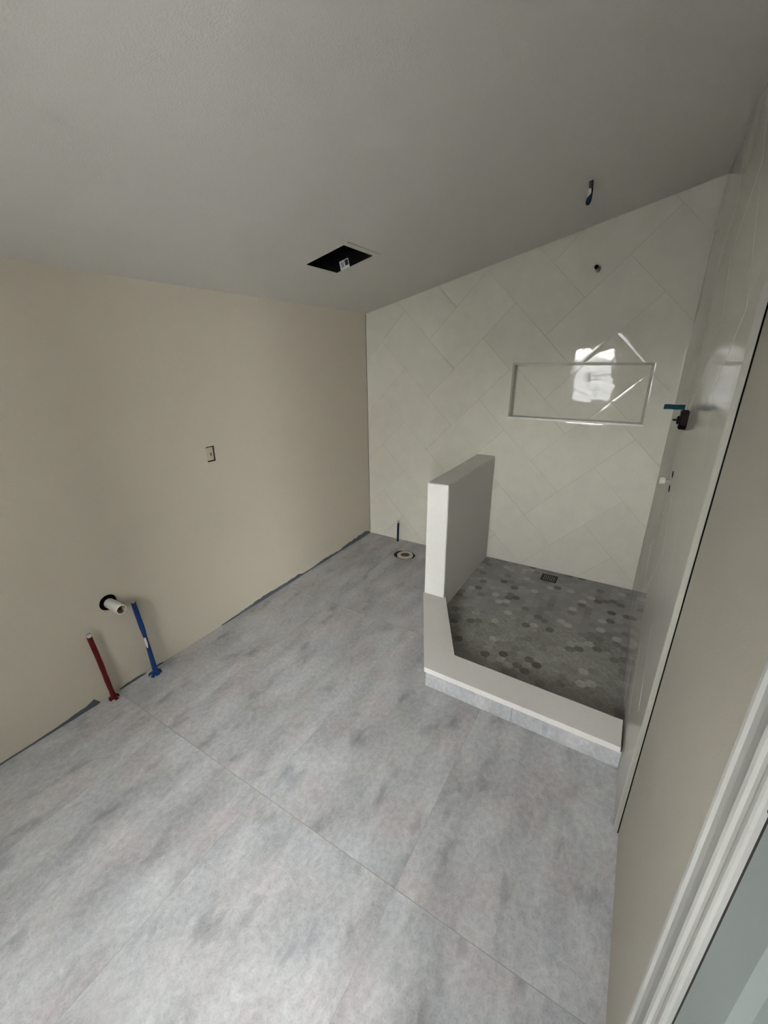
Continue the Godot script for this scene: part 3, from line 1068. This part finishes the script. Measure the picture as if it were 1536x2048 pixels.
func supplies() -> void:
	# hot: red tube with a bare crimped end and a scrap of torn wrap at the floor
	var t := thing("supply_pipe", Vector3(0.034, 0, 2.442), "red hot-water pipe rising from the floor at the left wall", "water pipe")
	var st := begin()
	var top := Vector3(0.0, 0.405, 0.027)
	var pts := []
	var rad := []
	for k in 13:
		var f := k / 12.0
		pts.append(top * f * 0.955 + Vector3(0.001 * sin(f * 5.0), -0.01 * (1.0 - f), 0.0008 * sin(f * 7.0)))
		rad.append(0.0112 + 0.0012 * sin(k * 2.1) * (1.0 - f) + (0.002 if k == 0 else 0.0))
	tube(st, pts, rad, 20)
	obj("tube", st, M.red_pipe, t)
	st = begin()
	tube(st, [top * 0.95, top * 0.985, top * 1.0, top * 1.003], [0.0095, 0.0095, 0.0088, 0.006], 18)
	obj("crimped_end", st, M.bright_steel, t)
	st = begin()
	crumple(st, 0.026, 5, 3)
	obj("torn_wrap", st, M.red_pipe, t)
	# cold: blue tape wound round the pipe, pinched half way up
	t = thing("supply_pipe", Vector3(0.05, 0, 2.23), "blue taped cold-water pipe rising from the floor at the left wall", "water pipe")
	top = Vector3(-0.004, 0.466, 0.022)
	pts = []
	rad = []
	var sq := []
	var rr := [0.016, 0.0135, 0.0125, 0.012, 0.0115, 0.011, 0.0095, 0.0095, 0.0115, 0.0125, 0.012, 0.0122, 0.0118, 0.0112]
	var ss := [1.0, 0.95, 0.9, 0.85, 0.8, 0.75, 0.62, 0.66, 0.8, 0.9, 0.95, 0.9, 0.95, 1.0]
	st = begin()
	for k in 14:
		var f := k / 13.0
		pts.append(top * f * 0.985 + Vector3(0.0018 * sin(f * 6.0), -0.01 * (1.0 - f), 0.0018 * sin(f * 7.0 + 0.6) - 0.001))
		rad.append(rr[k])
		sq.append(ss[k])
	tube(st, pts, rad, 20, sq)
	obj("tape_wrap", st, M.blue_tape, t)
	st = begin()
	tube(st, [pts[5] + Vector3(0.001, 0, 0.0035), pts[6] + Vector3(0.001, 0, 0.0045), pts[7] + Vector3(0.001, 0, 0.0035)], [0.0056, 0.0068, 0.0056], 16)
	obj("pipe", st, M.white_tape, t)
	st = begin()
	tube(st, [pts[13] - Vector3(0, 0.006, 0), pts[13] + Vector3(0, 0.006, 0.0003), pts[13] + Vector3(0, 0.007, 0.0003)], [0.008, 0.008, 0.006], 16)
	obj("pipe_end", st, M.steel, t)
	st = begin()
	crumple(st, 0.034, 6, 9)
	obj("tape_tail", st, M.blue_tape, t)


# torn wrap splayed on the floor round the foot of a pipe
func crumple(st: SurfaceTool, r: float, n: int, seed_: int) -> void:
	var g := RandomNumberGenerator.new()
	g.seed = seed_
	for k in n:
		var a := TAU * k / n + g.randf_range(-0.2, 0.2)
		var l := r * g.randf_range(0.7, 1.15)
		var d := Vector3(cos(a), 0, sin(a))
		var s := Vector3(-sin(a), 0, cos(a))
		var w := g.randf_range(0.007, 0.012)
		var p0 := d * 0.006 + Vector3(0, g.randf_range(0.018, 0.03), 0)
		var p1 := d * l * 0.6 + Vector3(0, g.randf_range(0.008, 0.016), 0)
		var p2 := d * l + Vector3(0, g.randf_range(0.001, 0.005), 0)
		var v := Vector3(0, -0.003, 0)
		for q in [[p0, p1], [p1, p2]]:
			quad(st, q[0] + s * w, q[0] - s * w, q[1] - s * w, q[1] + s * w, Vector3.UP)
			quad(st, q[0] + s * w + v, q[0] - s * w + v, q[1] - s * w + v, q[1] + s * w + v, Vector3.DOWN)
			quad(st, q[0] + s * w, q[1] + s * w, q[1] + s * w + v, q[0] + s * w + v, s)
			quad(st, q[0] - s * w, q[1] - s * w, q[1] - s * w + v, q[0] - s * w + v, -s)
		quad(st, p2 + s * w, p2 - s * w, p2 - s * w + v, p2 + s * w + v, d)


func toilet_rough_in() -> void:
	var t := thing("supply_pipe", Vector3(0.338, 0, 0.046), "short navy water pipe standing in front of the white back wall tile", "water pipe")
	var st := begin()
	tube(st, [Vector3(0, -0.008, 0), Vector3(0.001, 0.06, 0), Vector3(0.003, 0.12, 0.001), Vector3(0.006, 0.185, 0.001)], [0.0105, 0.0098, 0.0096, 0.0094], 18)
	obj("tube", st, M.navy_pipe, t)
	st = begin()
	tube(st, [Vector3(0.006, 0.184, 0.001), Vector3(0.0066, 0.202, 0.001), Vector3(0.0066, 0.204, 0.001)], [0.0088, 0.0085, 0.006], 18)
	obj("pipe_end", st, M.steel, t)
	t = thing("toilet_flange", Vector3(0.535, 0, 0.265), "white round toilet flange set in a rough hole in the floor tile", "toilet flange")
	st = begin()
	lathe(st, [Vector2(0.040, -0.0106), Vector2(0.040, 0.001), Vector2(0.043, 0.003), Vector2(0.052, 0.003), Vector2(0.054, -0.004), Vector2(0.060, -0.004), Vector2(0.062, 0.001), Vector2(0.068, 0.001), Vector2(0.0695, 0.0), Vector2(0.0695, -0.0106)], Vector3.ZERO, Vector3.UP, 40)
	obj("ring", st, M.flange_pvc, t)
	st = begin()
	lathe(st, [Vector2(0.0, -0.006), Vector2(0.022, -0.006), Vector2(0.024, -0.004)], Vector3.ZERO, Vector3.UP, 28)
	lathe(st, [Vector2(0.040, -0.0105), Vector2(0.040, -0.003), Vector2(0.036, -0.0045), Vector2(0.024, -0.004)], Vector3.ZERO, Vector3.UP, 32)
	obj("bore", st, M.flange_bore, t)
	st = begin()
	prism(st, PackedVector2Array([Vector2(-0.112, -0.02), Vector2(-0.08, -0.075), Vector2(0, -0.095), Vector2(0.08, -0.075), Vector2(0.1, 0), Vector2(0.075, 0.07), Vector2(0, 0.095), Vector2(-0.08, 0.075)]), Vector3.ZERO, Vector3.RIGHT, Vector3.BACK, Vector3.UP, -0.0108, -0.0100)
	obj("hole_bed", st, M.cavity, t)
	for s: float in [-1.0, 1.0]:
		st = begin()
		lathe(st, [Vector2(0.0, 0.008), Vector2(0.004, 0.007), Vector2(0.004, 0.003)], Vector3(0.059 * s, 0, 0.01), Vector3.UP, 10)
		obj("bolt", st, M.steel, t)


func shower_rough_in() -> void:
	# stub for the overhead shower, hanging from the ceiling
	var y := ceil_y(1.70)
	var t := thing("ceiling_pipe", Vector3(1.70, y, 0.708), "short pipe with loose blue tape hanging from the ceiling", "water pipe")
	var st := begin()
	tube(st, [Vector3(0, 0.02, 0), Vector3(0, -0.02, 0), Vector3(0.001, -0.05, 0), Vector3(0.0, -0.078, 0)], [0.0088, 0.0086, 0.0086, 0.0086], 18)
	obj("pipe", st, M.white_tape, t)
	st = begin()
	tube(st, [Vector3(0.001, -0.006, 0), Vector3(0.002, -0.024, 0), Vector3(0.003, -0.036, 0)], [0.0098, 0.0102, 0.0099], 18)
	obj("collar", st, M.dull_metal, t)
	st = begin()
	tube(st, [Vector3(0.002, -0.020, -0.001), Vector3(0.006, -0.034, -0.003), Vector3(0.0065, -0.052, -0.004), Vector3(0.003, -0.064, -0.002), Vector3(0.001, -0.080, 0.0), Vector3(-0.002, -0.092, 0.001), Vector3(-0.005, -0.095, 0.002)], [0.0090, 0.0088, 0.0086, 0.0110, 0.0116, 0.0100, 0.0055], 18, [1.0, 0.8, 0.8, 0.95, 1.0, 0.9, 0.8])
	var tp := obj("tape", st, M.navy_tape, t)
	tp.set_meta("label", "loose blue tape")
	# stub for the shower arm in the back wall
	t = thing("shower_arm_stub", Vector3(1.703, 2.098, 0), "small dark threaded pipe stub high in the back wall tile", "pipe stub")
	st = begin()
	var d := Vector3(-0.02, 0.05, 1).normalized()
	lathe(st, [Vector2(0.0118, -0.006), Vector2(0.0118, 0.085), Vector2(0.0110, 0.087), Vector2(0.0092, 0.087)], Vector3.ZERO, d, 24)
	obj("pipe", st, M.dull_metal, t)
	st = begin()
	lathe(st, [Vector2(0.0092, 0.087), Vector2(0.0092, 0.02), Vector2(0.0, 0.02)], Vector3.ZERO, d, 24)
	obj("bore", st, M.black_gap, t)
	# mixing valve under its plaster guard, on the right wall
	t = thing("mixing_valve", Vector3(W, 1.31, 0.945), "dark maroon shower valve guard on the right wall with teal tape", "shower valve")
	st = begin()
	prism(st, PackedVector2Array([Vector2(-0.036, 0.076), Vector2(-0.028, 0.012), Vector2(-0.012, 0.0), Vector2(0.022, 0.0), Vector2(0.036, 0.02), Vector2(0.036, 0.076)]), Vector3.ZERO, Vector3.BACK, Vector3.UP, Vector3.LEFT, -0.004, 0.028, 0.004)
	obj("guard", st, M.maroon_guard, t)
	st = begin()
	lathe(st, [Vector2(0.017, 0.027), Vector2(0.017, 0.034), Vector2(0.015, 0.036), Vector2(0.0, 0.036)], Vector3(0, 0.036, 0.0), Vector3.LEFT, 24)
	obj("cartridge", st, M.drain_black, t)
	st = begin()
	lathe(st, [Vector2(0.0042, 0.035), Vector2(0.0042, 0.050), Vector2(0.0036, 0.051), Vector2(0.0, 0.051)], Vector3(0, 0.036, 0.0), Vector3.LEFT, 14)
	obj("stem", st, M.drain_black, t)
	st = begin()
	lathe(st, [Vector2(0.0, 0.0015), Vector2(0.003, 0.001), Vector2(0.0035, 0.0)], Vector3(-0.0275, 0.016, 0.012), Vector3.LEFT, 12)
	lathe(st, [Vector2(0.0, 0.0015), Vector2(0.0022, 0.001), Vector2(0.0026, 0.0)], Vector3(-0.0275, 0.016, -0.004), Vector3.LEFT, 12)
	obj("screw", st, M.bright_steel, t)
	st = begin()
	var wave := []
	for k in 9:
		wave.append(Vector3(-0.016 - k * 0.0095, 0.0885 + 0.0006 * sin(k * 1.3), -0.012 + 0.0012 * sin(k * 0.9)))
	for k in 8:
		var hgt := Vector3(0, 0.0102, 0)
		var th := Vector3(0, 0, 0.0012)
		quad(st, wave[k] - hgt + th, wave[k + 1] - hgt + th, wave[k + 1] + hgt + th, wave[k] + hgt + th, Vector3.BACK)
		quad(st, wave[k] - hgt - th, wave[k + 1] - hgt - th, wave[k + 1] + hgt - th, wave[k] + hgt - th, Vector3.FORWARD)
		quad(st, wave[k] + hgt - th, wave[k + 1] + hgt - th, wave[k + 1] + hgt + th, wave[k] + hgt + th, Vector3.UP)
		quad(st, wave[k] - hgt - th, wave[k + 1] - hgt - th, wave[k + 1] - hgt + th, wave[k] - hgt + th, Vector3.DOWN)
	quad(st, wave[8] + Vector3(0, -0.0102, 0.0012), wave[8] + Vector3(0, 0.0102, 0.0012), wave[8] + Vector3(0, 0.0102, -0.0012), wave[8] + Vector3(0, -0.0102, -0.0012), Vector3.LEFT)
	tp = obj("tape_flag", st, M.teal_tape, t)
	tp.set_meta("label", "teal tape sticking out")
	# capped outlet for the hand shower, in a hole that shows above and below it
	t = thing("hand_shower_stub", Vector3(W, 1.066, 0.899), "white capped pipe stub in a slotted hole on the right wall", "pipe stub")
	for yy: float in [0.034, -0.034]:
		st = begin()
		var sl := PackedVector2Array()
		for k in 12:
			var a := TAU * k / 12
			sl.append(Vector2(cos(a) * 0.026, yy + sin(a) * 0.0155))
		prism(st, sl, Vector3.ZERO, Vector3.BACK, Vector3.UP, Vector3.LEFT, -0.002, 0.0012)
		obj("hole_gap", st, M.black_gap, t)
	st = begin()
	lathe(st, [Vector2(0.009, 0.0), Vector2(0.009, 0.024)], Vector3.ZERO, Vector3.LEFT, 20)
	obj("neck", st, M.stub_neck, t)
	st = begin()
	lathe(st, [Vector2(0.0, 0.022), Vector2(0.0155, 0.022), Vector2(0.0170, 0.025), Vector2(0.0170, 0.041), Vector2(0.0150, 0.045), Vector2(0.0, 0.046)], Vector3.ZERO, Vector3.LEFT, 6)
	obj("cap", st, M.white_tape, t)


# dark thinset squeezed out along the foot of the left wall
func smears() -> void:
	var runs := [
		[[0.004, 0.006], [0.03, 0.03], [0.10, 0.040], [0.22, 0.036], [0.34, 0.030], [0.44, 0.022], [0.50, 0.012], [0.60, 0.018], [0.70, 0.024], [0.80, 0.014], [0.92, 0.008], [1.00, 0.012], [1.03, 0.026], [1.15, 0.020], [1.28, 0.023], [1.40, 0.026], [1.50, 0.018], [1.62, 0.012], [1.78, 0.002]],
		[[2.16, 0.002], [2.19, 0.010], [2.21, 0.004]],
		[[2.26, 0.003], [2.30, 0.012], [2.36, 0.010], [2.40, 0.003]],
		[[2.495, 0.003], [2.50, 0.014], [2.515, 0.034], [2.54, 0.024], [2.60, 0.018], [2.68, 0.010], [2.76, 0.007], [2.9, 0.005], [3.3, 0.004]]]
	var names := ["longest dark thinset smear along the foot of the left wall, up to the corner", "tiny dark smear at the wall foot just behind the blue pipe", "short dark smear at the wall foot between the red and blue pipes", "dark thinset smear at the wall foot, nearer than the red pipe"]
	var g := RandomNumberGenerator.new()
	g.seed = 5
	for n in runs.size():
		var st := begin()
		var prev := []
		var keys: Array = runs[n]
		var z := keys[0][0] as float
		while z <= keys[-1][0]:
			var h := 0.0
			for k in keys.size() - 1:
				if z >= keys[k][0] and z <= keys[k + 1][0]:
					h = lerpf(keys[k][1], keys[k + 1][1], (z - keys[k][0]) / (keys[k + 1][0] - keys[k][0]))
			h = maxf(0.002, h * g.randf_range(0.82, 1.12))
			var ring := [Vector3(0.0003, h, z), Vector3(0.0026, h * 0.85, z), Vector3(0.0035, 0.004, z), Vector3(0.006 + h * 0.12, 0.0006, z)]
			if prev.size():
				for k in 3:
					quad(st, prev[k], prev[k + 1], ring[k + 1], ring[k], Vector3(1, 0.7, 0))
				quad(st, prev[0], ring[0], ring[3], prev[3], Vector3(-1, -1, 0))
			prev = ring
			z += 0.02
		tag(obj("thinset_smear", st, M.thinset), names[n], "mortar smear", "", "")
